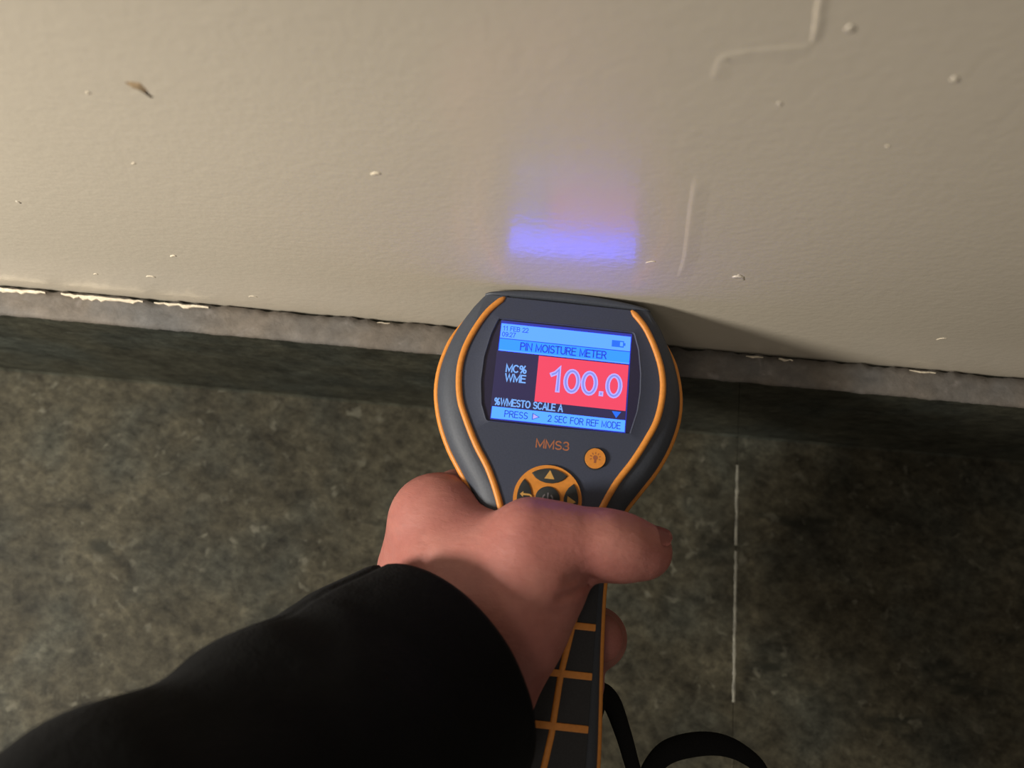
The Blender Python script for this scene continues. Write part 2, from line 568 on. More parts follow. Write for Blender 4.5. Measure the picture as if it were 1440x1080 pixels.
def step(name, pts, h, rise, fall, mat, side=1):
    """edge of an old paint layer: rises steeply on one side and fades out on the other"""
    P = [np.array(on_wall(px, py)) for px, py in pts]
    P = [Vector(p) for p in spline(P, 8)]
    n = len(P)
    b = bmesh.new()
    prev = None
    for i, p in enumerate(P):
        t = (P[min(i + 1, n - 1)] - P[max(i - 1, 0)]).normalized()
        s_ = t.cross(Vector((0, 1, 0))) * side
        e = min(1, i / 5, (n - 1 - i) / 5) * (1 + 0.3 * noise.noise(Vector((i * 0.35, h * 1e5, 0))))
        ring = []
        for a, q in ((-1.0, -0.15), (-0.5, 0.4), (-0.1, 0.92), (0.0, 1.0), (0.15, 0.85), (0.45, 0.35), (1.0, -0.1)):
            ring.append(b.verts.new(p + s_ * (a * (rise if a < 0 else fall)) - Vector((0, h * e * q - 0.00001, 0))))
        if prev:
            for k in range(len(ring) - 1):
                b.faces.new((prev[k], prev[k + 1], ring[k + 1], ring[k]))
        prev = ring
    return obj(name, b, mat, wall, smooth=True)

step('paint_tear', [(1155, -20), (1151, 10), (1148, 35), (1141, 64)], 0.00022, 0.0005, 0.0020, M['paint'], 1)
ridge('paint_tear', [(1154, -20), (1150, 10), (1147, 35), (1141, 62)], 0.00045, M['paint_chip'], 0.3)
step('paint_ridge', [(1145, 64), (1120, 66), (1075, 70), (1035, 75), (1016, 81), (1008, 95), (1002, 116)], 0.00011, 0.0010, 0.0040, M['paint'], 1)
step('paint_ridge', [(980, 245), (973, 290), (968, 330), (963, 365), (954, 392)], 0.00014, 0.0012, 0.0045, M['paint'], 1)
chips = [(522, 246, 535, 244, .0007), (240, 361, 248, 360, .0006), (206, 389, 219, 390, .0006), (908, 370, 922, 368, .0004),
         (1030, 390, 1046, 390, .0009), (1038, 386, 1046, 394, .0006), (1317, 478, 1331, 476, .0006), (1190, 38, 1199, 44, .0009),
         (1340, 115, 1347, 109, .0009), (1093, 146, 1098, 148, .0006), (23, 284, 28, 286, .0006), (132, 386, 138, 386, .0004),
         (122, 131, 126, 132, .0005), (1246, 207, 1250, 206, .0004), (186, 231, 191, 230, .0004), (350, 417, 362, 418, .0005)]
for k, (xa, ya, xb, yb, r) in enumerate(chips):
    ridge('paint_nub' if k in (4, 5, 7, 8, 9, 10) else 'paint_chip', [(xa, ya), ((xa + xb) / 2, (ya + yb) / 2 - 1), (xb, yb)], r,
          M['paint'] if k in (4, 5, 7, 8, 9, 10) else M['paint_chip'], 0.35)
# the brown smear on the upper left
def smear_bm(pts, widths):
    b = bmesh.new()
    P = [on_wall(px, py, -0.0001) for px, py in pts]
    prev = None
    for i, p in enumerate(P):
        q = (P[min(i + 1, len(P) - 1)] - P[max(i - 1, 0)]).normalized()
        s = q.cross(Vector((0, 1, 0)))
        w = widths[i]
        ring = [b.verts.new(p + s * w + Vector((0, 0.0002, 0))), b.verts.new(p - Vector((0, 0.0002, 0))), b.verts.new(p - s * w + Vector((0, 0.0002, 0)))]
        if prev:
            for k in range(2):
                b.faces.new((prev[k], prev[k + 1], ring[k + 1], ring[k]))
        prev = ring
    return b
M['smear_light'] = plain('tan_smear', (.33, .235, .135), 0.7, 0.25, 500)
M['smear_dark'] = plain('brown_smear', (.085, .055, .032), 0.7, 0.3, 500)
sm = obj('dirt_smear', smear_bm([(177, 116), (185, 119), (192, 121), (199, 126), (204, 130)], [.0004, .0014, .0021, .0014, .0005]), M['smear_light'], wall)
sm = obj('dirt_smear', smear_bm([(194, 124), (200, 128), (206, 132), (210, 135), (214, 137)], [.0001, .0004, .0006, .0006, .0002]), M['smear_dark'], wall)

# ------------------------------------------------------------------ the moisture meter
# local frame in metres: x right, y towards the wall, z out of the face; written in millimetres
MM = 0.001
meter = empty('moisture_meter')
meter['label'] = 'charcoal handheld moisture meter with orange trim and lit screen, its nose against the wall'
meter['category'] = 'meter'
myaw, mtilt = -0.01566, 0.01270
MET_R = Matrix.Rotation(myaw, 3, 'Z') @ Matrix.Rotation(-mtilt, 3, 'X')
MET_O = Vector((0.01452 + 0.0004, -0.00241, 0.14229))
mm4 = MET_R.to_4x4()
mm4.translation = MET_O
meter.matrix_world = mm4

OUT = [(-1.1, 27.6), (-2.3, 28.6), (-6, 31.4), (-12.6, 34.9), (-20, 37.4), (-27, 38.6), (-34.5, 38.3), (-43, 36.0), (-51, 32.2), (-58.5, 27.2),
       (-65, 23.1), (-74, 20.2), (-86, 18.8), (-102, 19.0), (-120, 19.8), (-135, 20.4), (-150, 20.2), (-165, 19.0), (-176, 16.5), (-184, 11.5), (-188, 5.0)]
INN = [(-1.6, 20.2), (-6.8, 24.9), (-14, 28.7), (-21, 31.0), (-28, 31.6), (-36, 30.4), (-42.5, 27.7), (-50, 23.7), (-57.5, 18.9), (-67, 14.7), (-76, 12.6), (-84, 12.4)]
out_s = np.array(spline(OUT, 4))
def half_width(y):
    return np.interp(-np.asarray(y), -out_s[:, 0], out_s[:, 1])

BODY = [(-0.6, 7.0), (-0.7, 6.4), (-1.4, 4.0), (-3.0, 1.7), (-5.6, 0.4), (-8.0, 0.0), (-10.5, 0.3), (-16, 1.4), (-23, 3.6), (-28, 6.8), (-31.5, 11.0)]
def body_bm():
    b = bmesh.new()
    rings = []
    for y, hw in out_s:
        k = min(1.0, hw / 19.0) * (0.30 + 0.70 * min(1.0, max(0.0, (-y - 1.0) / 13.0)))
        half = [(max(hw - ins * k, 0.3), z if z > -8 else -8 + (z + 8) * (0.55 + 0.45 * k)) for z, ins in BODY]
        pts = [(-x, z) for x, z in half][::-1] + [(x, z) for x, z in half]
        rings.append([b.verts.new((x * MM, y * MM, z * MM)) for x, z in pts])
    for A, B in zip(rings, rings[1:]):
        n = len(A)
        for k in range(n):
            b.faces.new((A[k], A[(k + 1) % n], B[(k + 1) % n], B[k]))
    b.faces.new(rings[0]); b.faces.new(rings[-1])
    return b
obj('housing', body_bm(), M['rubber'], meter, angle=35)

# nose cap against the wall, with the dark parting line in front of it
def cap_bm():
    b = bmesh.new()
    rings = []
    N = 40
    for i in range(N + 1):
        t = -1 + 2 * i / N
        x = t * 26.6
        e = math.sqrt(max(0.0, 1 - abs(t) ** 9))
        y0, y1 = -1.25 + 0.45 * (1 - t * t), 2.25 - 2.2 * t * t
        y1 = max(y1, y0 + 0.6)
        top = 0.25 * (1 - t * t) - 1.6 * (1 - e)
        low = -24 + 8 * abs(t) ** 3
        rings.append([b.verts.new((x * MM, y * MM, z * MM)) for y, z in ((y0, low), (y0, top - 0.9), (y0 + 0.25, top - 0.25), (y0 + 0.7, top), (y1 - 0.7, top - 0.1), (y1 - 0.25, top - 0.5), (y1, top - 1.3), (y1, low))])
    for A, B in zip(rings, rings[1:]):
        n = len(A)
        for k in range(n):
            b.faces.new((A[k], A[(k + 1) % n], B[(k + 1) % n], B[k]))
    b.faces.new(rings[0]); b.faces.new(rings[-1])
    return b
obj('nose_cap', cap_bm(), M['rubber'], meter, angle=40)
for sx in (-1, 1):   # the two measuring pins, pressed into the plaster
    obj('pin', tube_bm([(sx * 12 * MM, -0.001, -0.012), (sx * 12 * MM, 0.0026, -0.012), (sx * 12 * MM, 0.005, -0.012)], [0.0012, 0.0012, 0.0003], 8), M['key'], meter)

# face panel with the window opening
inn_s = np.array(spline(INN, 6))
panel_loop = [(x - 0.2, y) for y, x in inn_s] + [(-(x - 0.2), y) for y, x in inn_s[::-1]]
WIN = [(-21.2, -9.0), (0, -8.9), (21.4, -9.0), (23.2, -14.5), (24.3, -22), (24.5, -28), (24.0, -34), (22.2, -41.4), (0, -42.0), (-21.4, -42.0), (-23.4, -37), (-24.4, -30), (-24.3, -22), (-23.0, -14.5)]
def resample_by_angle(loop, n, c=(0, -26)):
    P = np.array(loop, float)
    out = []
    for k in range(n):
        a = 2 * math.pi * k / n
        d = np.array((math.cos(a), math.sin(a)))
        best = None
        for i in range(len(P)):
            p, q = P[i], P[(i + 1) % len(P)]
            e = q - p
            den = d[0] * -e[1] + d[1] * e[0]
            if abs(den) < 1e-9:
                continue
            w = p - np.array(c)
            s = (w[0] * -e[1] + w[1] * e[0]) / den
            u = (d[0] * w[1] - d[1] * w[0]) / den
            if s > 0 and -1e-6 <= u <= 1 + 1e-6 and (best is None or s < best):
                best = s
        out.append((c[0] + d[0] * best, c[1] + d[1] * best))
    return out
def panel_bm():
    n = 240
    o_ = resample_by_angle(panel_loop, n)
    i_ = resample_by_angle(WIN, n)
    b = bmesh.new()
    V = lambda p, z, k=1.0: b.verts.new((p[0] * k * MM, (-26 + (p[1] + 26) * k) * MM, z * MM))
    A = [V(p, -0.8) for p in o_]
    B = [V(p, 0.0) for p in o_]
    C0 = [V(p, 0.0, 1.022) for p in i_]
    C1 = [V(p, 0.12, 1.012) for p in i_]
    D0 = [V(p, -0.05) for p in i_]
    D1 = [V(p, -0.75) for p in i_]
    L = [A, B, C0, C1, D0, D1]
    for P, Q in zip(L, L[1:]):
        for k in range(n):
            b.faces.new((P[k], P[(k + 1) % n], Q[(k + 1) % n], Q[k]))
    return b
obj('face_panel', panel_bm(), M['panel'], meter, angle=30)

# orange trims
for sx in (-1, 1):
    P = [Vector((sx * x * MM, y * MM, 0.1 * MM)) for y, x in inn_s]
    n = len(P)
    r = [0.0010 * min(1, 0.35 + i / 3, 0.35 + (n - 1 - i) / 3) for i in range(n)]
    obj('inner_trim', tube_bm(P, r, 10, flat=0.7), M['orange'], meter, smooth=True)
    P = [Vector((sx * (x - 0.15) * MM, y * MM, -7.4 * MM)) for y, x in out_s if y < -7]
    n = len(P)
    r = [0.0011 * min(1, 0.2 + i / 6) for i in range(n)]
    obj('outer_trim', tube_bm(P, r, 10, flat=1.3), M['orange'], meter, smooth=True)

# screen: bezel and everything the display shows
def local_loop(loop):
    return [(x * MM, y * MM) for x, y in loop]
screen = obj('screen', prism_bm(local_loop(resample_by_angle(WIN, 96)), -0.62 * MM, -0.5 * MM), M['glass'], meter)
LW, LX, LY = 41.0, -20.3, -10.3
LH = LW * 0.75
def uv(u, v):
    return ((LX + u * LW) * MM, (LY - v * LH) * MM)
def lcd_rect(name, u0, u1, v0, v1, level, mat):
    (x0, y1), (x1, y0) = uv(u0, v0), uv(u1, v1)
    z = (-0.5 + 0.05 * level) * MM
    return obj(name, box_bm(x0, x1, y0, y1, z - 0.04 * MM, z), M[mat], screen)
def lcd_text(name, t, u0, u1, v, hv, level, mat, weight=0.14):
    x0, y = uv(u0, v)
    x1, _ = uv(u1, v)
    z = (-0.5 + 0.05 * level) * MM
    return text_obj(name, t, hv * LH * MM, (x0, y, z), M[mat], screen, width=x1 - x0, weight=weight)
lcd_rect('lcd_backlight', -0.005, 1.008, -0.032, 1.012, 1, 'lcd_edge')
lcd_rect('lcd_field', -0.012, 1.0, 0.292, 0.882, 2, 'lcd_dark')
lcd_rect('status_bar', 0.0, 1.0, 0.0, 0.157, 3, 'lcd_status')
lcd_rect('title_bar', 0.0, 1.0, 0.165, 0.285, 3, 'lcd_title')
lcd_rect('title_edge', 0.0, 1.0, 0.157, 0.165, 3, 'lcd_ink')
lcd_rect('title_lower_edge', 0.0, 1.0, 0.281, 0.293, 4, 'lcd_status')
lcd_rect('reading_field', 0.310, 0.997, 0.305, 0.785, 3, 'lcd_red')
lcd_rect('hint_bar', 0.0, 1.0, 0.880, 1.0, 3, 'lcd_hint')
lcd_text('date_text', '11 FEB 22', 0.015, 0.21, 0.050, 0.046, 4, 'lcd_ink')
lcd_text('clock_text', '09:27', 0.015, 0.115, 0.115, 0.046, 4, 'lcd_ink')
lcd_text('title_text', 'PIN MOISTURE METER', 0.165, 0.82, 0.225, 0.074, 4, 'lcd_ink', 0.17)
lcd_text('unit_text', 'MC%', 0.075, 0.225, 0.470, 0.072, 4, 'lcd_white', 0.2)
lcd_text('unit_text', 'WME', 0.075, 0.225, 0.568, 0.072, 4, 'lcd_white', 0.2)
lcd_text('scale_text', '%WMESTO SCALE A', 0.015, 0.525, 0.826, 0.066, 4, 'lcd_white', 0.2)
lcd_text('hint_text', 'PRESS', 0.10, 0.27, 0.942, 0.062, 4, 'lcd_ink')
lcd_text('hint_text', '2 SEC FOR REF MODE', 0.425, 0.965, 0.942, 0.062, 4, 'lcd_ink')
lcd_text('reading_text', '100.0', 0.415, 0.945, 0.538, 0.215, 4, 'lcd_digit', 0.21)
lcd_text('reading_core', '100.0', 0.415, 0.945, 0.538, 0.215, 5, 'lcd_digit_core', 0.075)
def lcd_poly(name, pts, level, mat):
    z = (-0.5 + 0.05 * level) * MM
    return obj(name, prism_bm([uv(*p) for p in pts], z - 0.04 * MM, z), M[mat], screen)
lcd_poly('play_icon', [(0.305, 0.905), (0.305, 0.975), (0.362, 0.942)], 4, 'lcd_ink')
lcd_poly('play_icon_fill', [(0.311, 0.915), (0.311, 0.966), (0.352, 0.942)], 5, 'lcd_digit')
lcd_poly('down_icon', [(0.895, 0.800), (0.965, 0.800), (0.930, 0.868)], 4, 'lcd_blue')
lcd_rect('battery_icon', 0.857, 0.950, 0.055, 0.125, 4, 'lcd_blue')
lcd_rect('battery_gap', 0.920, 0.943, 0.068, 0.112, 5, 'lcd_status')
lcd_rect('battery_tip', 0.950, 0.962, 0.075, 0.105, 4, 'lcd_blue')

# printed name, round button, keypad
text_obj('name_print', 'MMS3', 2.4 * MM, (-5.7 * MM, -47.4 * MM, 0.03 * MM), M['orange_print'], meter, width=9.8 * MM, weight=0.17)
def disc_pts(cx, cy, r, n=40):
    return [((cx + r * math.cos(2 * math.pi * k / n)) * MM, (cy + r * math.sin(2 * math.pi * k / n)) * MM) for k in range(n)]
obj('button_well', prism_bm(disc_pts(12.3, -50.3, 3.45), -0.1 * MM, 0.06 * MM), M['key'], meter)
button = obj('round_button', prism_bm(disc_pts(12.3, -50.3, 3.05), 0, 0.9 * MM, 0.45 * MM), M['orange'], meter, angle=40)
bi = bmesh.new()
def merge(dst, src):
    me = bpy.data.meshes.new('t')
    src.to_mesh(me); src.free()
    dst.from_mesh(me)
    bpy.data.meshes.remove(me)
merge(bi, prism_bm(disc_pts(12.3, -50.1, 0.75, 16), 0.85 * MM, 0.93 * MM))
merge(bi, prism_bm([((12.3 + x) * MM, (-50.3 + y) * MM) for x, y in ((-.35, -1.4), (.35, -1.4), (.35, -.5), (-.35, -.5))], 0.85 * MM, 0.93 * MM))
for k in range(7):
    a = math.radians(-20 + k * 220 / 6)
    c_, s_ = math.cos(a), math.sin(a)
    merge(bi, prism_bm([((12.3 + c_ * r - s_ * w) * MM, (-50.1 + s_ * r + c_ * w) * MM) for r, w in ((1.1, -.14), (1.7, -.14), (1.7, .14), (1.1, .14))], 0.85 * MM, 0.93 * MM))
obj('lamp_icon', bi, M['brown'], button)

KX, KY, KR = -0.9, -64.0, 10.2
keypad = obj('keypad_ring', prism_bm(disc_pts(KX, KY, KR, 64), -0.1 * MM, 0.75 * MM, 0.4 * MM), M['orange'], meter, angle=40)
def key_pts(a_mid):
    pts = []
    r0, r1, s0, s1 = 5.0, 9.1, 33, 36
    for k in range(13):
        a = math.radians(a_mid - s1 + 2 * s1 * k / 12)
        pts.append((r1 * math.cos(a), r1 * math.sin(a)))
    a = math.radians(a_mid + s0)
    b_ = math.radians(a_mid - s0)
    for aa, rr in ((a + .02, 7.2), (a - .10, 5.9), (math.radians(a_mid + 12), 4.9), (math.radians(a_mid - 12), 4.9), (b_ + .10, 5.9), (b_ - .02, 7.2)):
        pts.append((rr * math.cos(aa), rr * math.sin(aa)))
    return [((KX + x) * MM, (KY + y) * MM) for x, y in pts]
keys = {}
for nm, a in (('up', 90), ('right', 0), ('left', 180), ('down', 270)):
    keys[nm] = obj('arrow_key' if nm != 'left' else 'return_key', prism_bm(key_pts(a), 0.3 * MM, 1.15 * MM, 0.25 * MM), M['key'], keypad, angle=40)
keys['power'] = obj('power_key', prism_bm(disc_pts(KX, KY + 0.1, 3.7, 32), 0.3 * MM, 1.15 * MM, 0.3 * MM), M['key'], keypad, angle=40)
IZ0, IZ1 = 1.1 * MM, 1.2 * MM
def icon(pts):
    return prism_bm([(x * MM, y * MM) for x, y in pts], IZ0, IZ1)
ic = bmesh.new()
for cx, cy, ang in ((KX, KY + 6.9, 90), (KX + 6.7, KY, 0), (KX, KY - 6.9, 270)):
    pts = []
    for k in range(3):
        a = math.radians(ang + 120 * k)
        pts.append((cx + 1.75 * math.cos(a), cy + 1.75 * math.sin(a)))
    merge(ic, icon(pts))
cxl, cyl = KX - 6.7, KY
merge(ic, icon([(cxl - 1.6, cyl + .7), (cxl - .6, cyl + 1.6), (cxl - .6, cyl - .1)]))
merge(ic, icon([(cxl - .6, cyl + 1.0), (cxl + 1.3, cyl + 1.0), (cxl + 1.3, cyl + .45), (cxl - .6, cyl + .45)]))
for k in range(8):
    a0, a1 = math.radians(90 - k * 22.5), math.radians(90 - (k + 1) * 22.5)
    q = lambda r, a: (cxl + 1.1 + r * math.cos(a) * .9, cyl - .15 + r * math.sin(a))
    merge(ic, icon([q(1.15, a0), q(1.15, a1), q(.65, a1), q(.65, a0)]))
pw = bmesh.new()
for k in range(12):
    a0, a1 = math.radians(125 + k * 290 / 12), math.radians(125 + (k + 1) * 290 / 12)
    q = lambda r, a: (KX + r * math.cos(a), KY + r * math.sin(a))
    merge(pw, icon([q(1.75, a0), q(1.75, a1), q(1.3, a1), q(1.3, a0)]))
merge(pw, icon([(KX - .22, KY + .1), (KX + .22, KY + .1), (KX + .22, KY + 1.9), (KX - .22, KY + 1.9)]))
obj('key_symbols', ic, M['amber'], keypad)
obj('power_symbol', pw, plain('dim_print', (.13, .12, .13), 0.6, 0.1), keypad)

# grip: dark pads between the bars of an orange ladder
def grip_x(y):          # the two uprights lean together towards the tail
    return float(np.interp(-y, [80, 99, 112, 122, 128, 137, 146, 152], [13.0, 9.6, 7.4, 6.6, 6.2, 4.8, 2.6, 0.6]))
BAR_Y = [-85.4, -98.8, -112.0, -125.8, -139.4, -153.0]
GW = 16.2
for ya, yb in zip(BAR_Y, BAR_Y[1:]):
    for sx in (-1, 1):
        ed = [(grip_x(ya) + .5, ya - .6), (grip_x((ya + yb) / 2) + .5, (ya + yb) / 2), (grip_x(yb) + .5, yb + .6), (GW, yb + .6), (GW, ya - .6)]
        obj('grip_pad', prism_bm([(sx * a * MM, b_ * MM) for a, b_ in ed][::sx], -1.0 * MM, -0.1 * MM, 0.2 * MM), M['pad'], meter)
    ed = [(-grip_x(ya) + .5, ya - .6), (grip_x(ya) - .5, ya - .6), (grip_x((ya + yb) / 2) - .5, (ya + yb) / 2), (max(grip_x(yb) - .5, .1), yb + .6), (-max(grip_x(yb) - .5, .1), yb + .6), (-grip_x((ya + yb) / 2) + .5, (ya + yb) / 2)]
    obj('grip_pad', prism_bm([(a * MM, b_ * MM) for a, b_ in ed][::-1], -1.0 * MM, -0.1 * MM, 0.2 * MM), M['pad'], meter)
for yb in BAR_Y:
    obj('grip_bar', box_bm(-GW * MM, GW * MM, (yb - .98) * MM, (yb + .98) * MM, -1.0 * MM, 0.25 * MM, 0.3 * MM), M['orange'], meter)
for sx in (-1, 1):
    P = [Vector((sx * grip_x(y) * MM, y * MM, -0.15 * MM)) for y in np.linspace(-85, -152, 40)]
    obj('grip_upright', tube_bm(P, 0.00095, 8, flat=0.5), M['orange'], meter, smooth=True)

# wrist strap looping out from under the tail
inv = mm4.inverted()
SP = [(800, 1190, .112), (815, 1080, .104), (838, 985, .100), (858, 985, .098), (876, 1030, .096), (892, 1085, .094), (903, 1110, .092), (915, 1082, .090), (938, 1058, .088), (975, 1047, .086), (1012, 1047, .084),
      (1045, 1060, .082), (1072, 1086, .080), (1085, 1140, .082), (1040, 1230, .090), (930, 1270, .100), (850, 1250, .110)]
P = [inv @ Vector(p) for p in spline([at(q_[0], q_[1], q_[2] + 0.0091) for q_ in SP], 8, True)]
rs = [0.0032 + 0.0006 * math.sin(i * 0.11) for i in range(len(P))]
obj('wrist_strap', tube_bm(P, rs, 10, closed=True, flat=0.45, up=Vector((0.25, 0.3, 1)).normalized()), M['strap'], meter, smooth=True)

# ------------------------------------------------------------------ the hand
def capsule(X, Y, Z, a, b, ra, rb):
    a, b = np.array(a), np.array(b)
    d = b - a
    L2 = float(d @ d)
    px, py, pz = X - a[0], Y - a[1], Z - a[2]
    t = np.clip((px * d[0] + py * d[1] + pz * d[2]) / L2, 0, 1)
    return np.sqrt((px - t * d[0]) ** 2 + (py - t * d[1]) ** 2 + (pz - t * d[2]) ** 2) - (ra + (rb - ra) * t)
def smin(a, b, k):
    h = np.maximum(k - np.abs(a - b), 0) / k
    return np.minimum(a, b) - h * h * k * 0.25
def smax(a, b, k):
    return -smin(-a, -b, k)

def meter_sdf(X, Y, Z):
    R = np.array(MET_R)
    dx, dy, dz = X - MET_O.x, Y - MET_O.y, Z - MET_O.z
    lx = (R[0, 0] * dx + R[1, 0] * dy + R[2, 0] * dz) * 1000
    ly = (R[0, 1] * dx + R[1, 1] * dy + R[2, 1] * dz) * 1000
    lz = (R[0, 2] * dx + R[1, 2] * dy + R[2, 2] * dz) * 1000
    hw = half_width(ly)
    prof = np.interp(-lz, [-z for z, i in BODY], [i for z, i in BODY])
    side = (np.abs(lx) - (hw - prof)) * 0.8
    return np.maximum(np.maximum(side, lz - 0.1), -31.5 - lz) * MM

def surface_nets(F, org, h):
    nx, ny, nz = F.shape
    S = F < 0
    cnt = np.zeros((nx - 1, ny - 1, nz - 1), np.int16)
    acc = np.zeros((nx - 1, ny - 1, nz - 1, 3), np.float32)
    off = [(i, j, k) for i in (0, 1) for j in (0, 1) for k in (0, 1)]
    sl = lambda A, o: A[o[0]:nx - 1 + o[0], o[1]:ny - 1 + o[1], o[2]:nz - 1 + o[2]]
    for a in off:
        for ax in range(3):
            if a[ax]:
                continue
            b = list(a); b[ax] = 1
            fa, fb = sl(F, a), sl(F, b)
            cr = sl(S, a) != sl(S, b)
            t = np.where(cr, fa / np.where(cr, fa - fb, 1), 0)
            cnt += cr
            for c in range(3):
                acc[..., c] += np.where(cr, a[c] + (t if c == ax else 0), 0)
    act = cnt > 0
    idx = -np.ones(act.shape, np.int64)
    idx[act] = np.arange(act.sum())
    g = np.argwhere(act)
    V = (g + acc[act] / cnt[act][:, None]) * h + np.array(org)
    faces = []
    for ax in range(3):
        u, v = [(1, 2), (2, 0), (0, 1)][ax]
        sA = [slice(None)] * 3; sB = [slice(None)] * 3
        sA[ax] = slice(0, -1); sB[ax] = slice(1, None)
        A, B = S[tuple(sA)], S[tuple(sB)]
        e = np.argwhere(A != B)
        flip = A[tuple(e.T)]
        ok = (e[:, u] > 0) & (e[:, v] > 0) & (e[:, u] < act.shape[u]) & (e[:, v] < act.shape[v]) & (e[:, ax] < act.shape[ax])
        e, flip = e[ok], flip[ok]
        q = []
        for du, dv in ((-1, -1), (0, -1), (0, 0), (-1, 0)):
            w = e.copy(); w[:, u] += du; w[:, v] += dv
            q.append(idx[tuple(w.T)])
        q = np.array(q).T
        q[~flip] = q[~flip][:, ::-1]
        faces.append(q)
    return V, np.concatenate(faces)

def W(p):
    return tuple(at(p[0], p[1], p[2] * MM + 0.0091))

# joints: (pixel x, pixel y, height in mm), radii in mm
GROUPS = []
def chain(joints, k, blend):
    GROUPS.append((joints, k, blend))
# thumb
chain([((748, 761, 144), 10.5), ((800, 762, 144.5), 9.4), ((850, 766, 144), 9.3), ((880, 771, 143), 8.6), ((907, 776, 142), 7.7)], 4, 6)
# thumb metacarpal and the ball of the thumb
chain([((747, 762, 143), 10.5), ((733, 820, 143), 12.5), ((706, 885, 141), 13.5), ((652, 955, 138), 15.5)], 6, 8)
chain([((765, 836, 144), 10.2), ((736, 885, 143), 9.4), ((700, 935, 141), 10.2), ((662, 985, 140), 11.6)], 6, 8)
# index metacarpal, web, index finger under the neck
chain([((614, 730, 121), 12.6), ((632, 800, 128), 13.5), ((660, 890, 133), 17), ((632, 955, 136), 19)], 6, 9)
chain([((650, 745, 125), 10.3), ((678, 800, 132), 13), ((690, 860, 136), 15)], 6, 10)
chain([((614, 730, 121), 12.6), ((648, 708, 106), 10.5), ((700, 715, 92), 9.6), ((780, 765, 90), 9.0), ((815, 785, 94), 8.4), ((836, 782, 100), 7.4)], 5, 6)
# middle finger: knuckle on the left, tip round the right side of the handle
chain([((640, 930, 128), 18), ((594, 806, 109), 12.4), ((640, 830, 92), 10.2), ((740, 870, 88), 9.4), ((815, 893, 93), 9.0), ((838, 897, 104), 8.8), ((842, 897, 115), 7.6)], 5, 7)
# ring and little finger, below the handle
chain([((640, 940, 124), 17), ((600, 880, 100), 12), ((650, 905, 88), 9.6), ((740, 945, 86), 8.8), ((805, 965, 90), 8.2), ((818, 966, 98), 7.4)], 5, 7)
chain([((650, 960, 122), 16), ((625, 945, 96), 11), ((680, 985, 88), 8.6), ((750, 1020, 88), 7.6), ((795, 1030, 94), 6.8)], 5, 7)
chain([((612, 740, 120), 11.5), ((605, 772, 115), 11.8), ((598, 800, 111), 11.8)], 5, 8)
# palm and wrist
chain([((660, 900, 124), 17), ((606, 972, 134), 23)], 6, 10)
chain([((608, 968, 136), 23.5), ((540, 1040, 150), 24)], 6, 10)

VOX = 0.0010
lo = np.array([1e9] * 3); hi = -lo
for js, k, bl in GROUPS:
    for p, r in js:
        w = np.array(W(p))
        lo = np.minimum(lo, w - r * MM - 0.004); hi = np.maximum(hi, w + r * MM + 0.004)
dims = np.ceil((hi - lo) / VOX).astype(int)
ax = [lo[i] + np.arange(dims[i]) * VOX for i in range(3)]
X, Y, Z = np.meshgrid(*[a.astype(np.float32) for a in ax], indexing='ij')
FLD = None
for js, k, bl in GROUPS:
    g = None
    for (p, r), (q, s) in zip(js, js[1:]):
        c = capsule(X, Y, Z, W(p), W(q), r * MM, s * MM)
        g = c if g is None else smin(g, c, k * MM)
    FLD = g if FLD is None else smin(FLD, g, bl * MM)
# creases: fold under the thumb, wrinkles on the ball, knuckle lines of the thumb
def crease(pts, r, depth, k):
    global FLD
    for a, b in zip(pts, pts[1:]):
        c = capsule(X, Y, Z, W(a), W(b), r * MM, r * MM) 
        FLD = smax(FLD, -c, k * MM)
FLD = smax(FLD, -(meter_sdf(X, Y, Z) - 0.0001), 0.0008)
# skin folds: shallow furrows drawn over the upper side of the hand
def furrow(pts, depth, width):
    global FLD
    best = np.full(X.shape, 1e9, np.float32)
    P = [np.array(W(p)) for p in pts]
    for a, b in zip(P, P[1:]):
        d = b - a
        L2 = float(d @ d)
        t = np.clip(((X - a[0]) * d[0] + (Y - a[1]) * d[1] + (Z - a[2]) * d[2]) / L2, 0, 1)
        best = np.minimum(best, (X - a[0] - t * d[0]) ** 2 + (Y - a[1] - t * d[1]) ** 2 + ((Z - a[2] - t * d[2]) * 0.25) ** 2)
    FLD = FLD + 1.5 * depth * MM * np.exp(-best / (width * MM) ** 2)
for pts, dp, wd in (
    ([(826, 820, 148), (806, 832, 152), (784, 842, 154)], 0.9, 0.9),
    ([(832, 812, 148), (816, 812, 152), (798, 818, 154)], 0.8, 0.9),
    ([(812, 856, 148), (790, 858, 152), (768, 862, 154)], 0.5, 0.9),
    ([(800, 884, 148), (776, 880, 152), (754, 882, 154)], 0.4, 0.9),
    ([(786, 912, 148), (762, 904, 152), (744, 904, 154)], 0.4, 0.9),
    ([(546, 750, 112), (570, 752, 128), (600, 762, 136)], 0.5, 1.4),
):
    furrow(pts, dp, wd)
V, FC = surface_nets(FLD, lo, VOX)
me = bpy.data.meshes.new('person')
me.from_pydata(V.tolist(), [], FC.tolist())
person = link('person', me, M['skin'])
person['label'] = "person's left hand in a black jacket sleeve, thumb across the handle of the orange-trimmed meter"
person['category'] = 'person'
sm = person.modifiers.new('smooth', 'SMOOTH')
sm.factor = 0.5
sm.iterations = 3

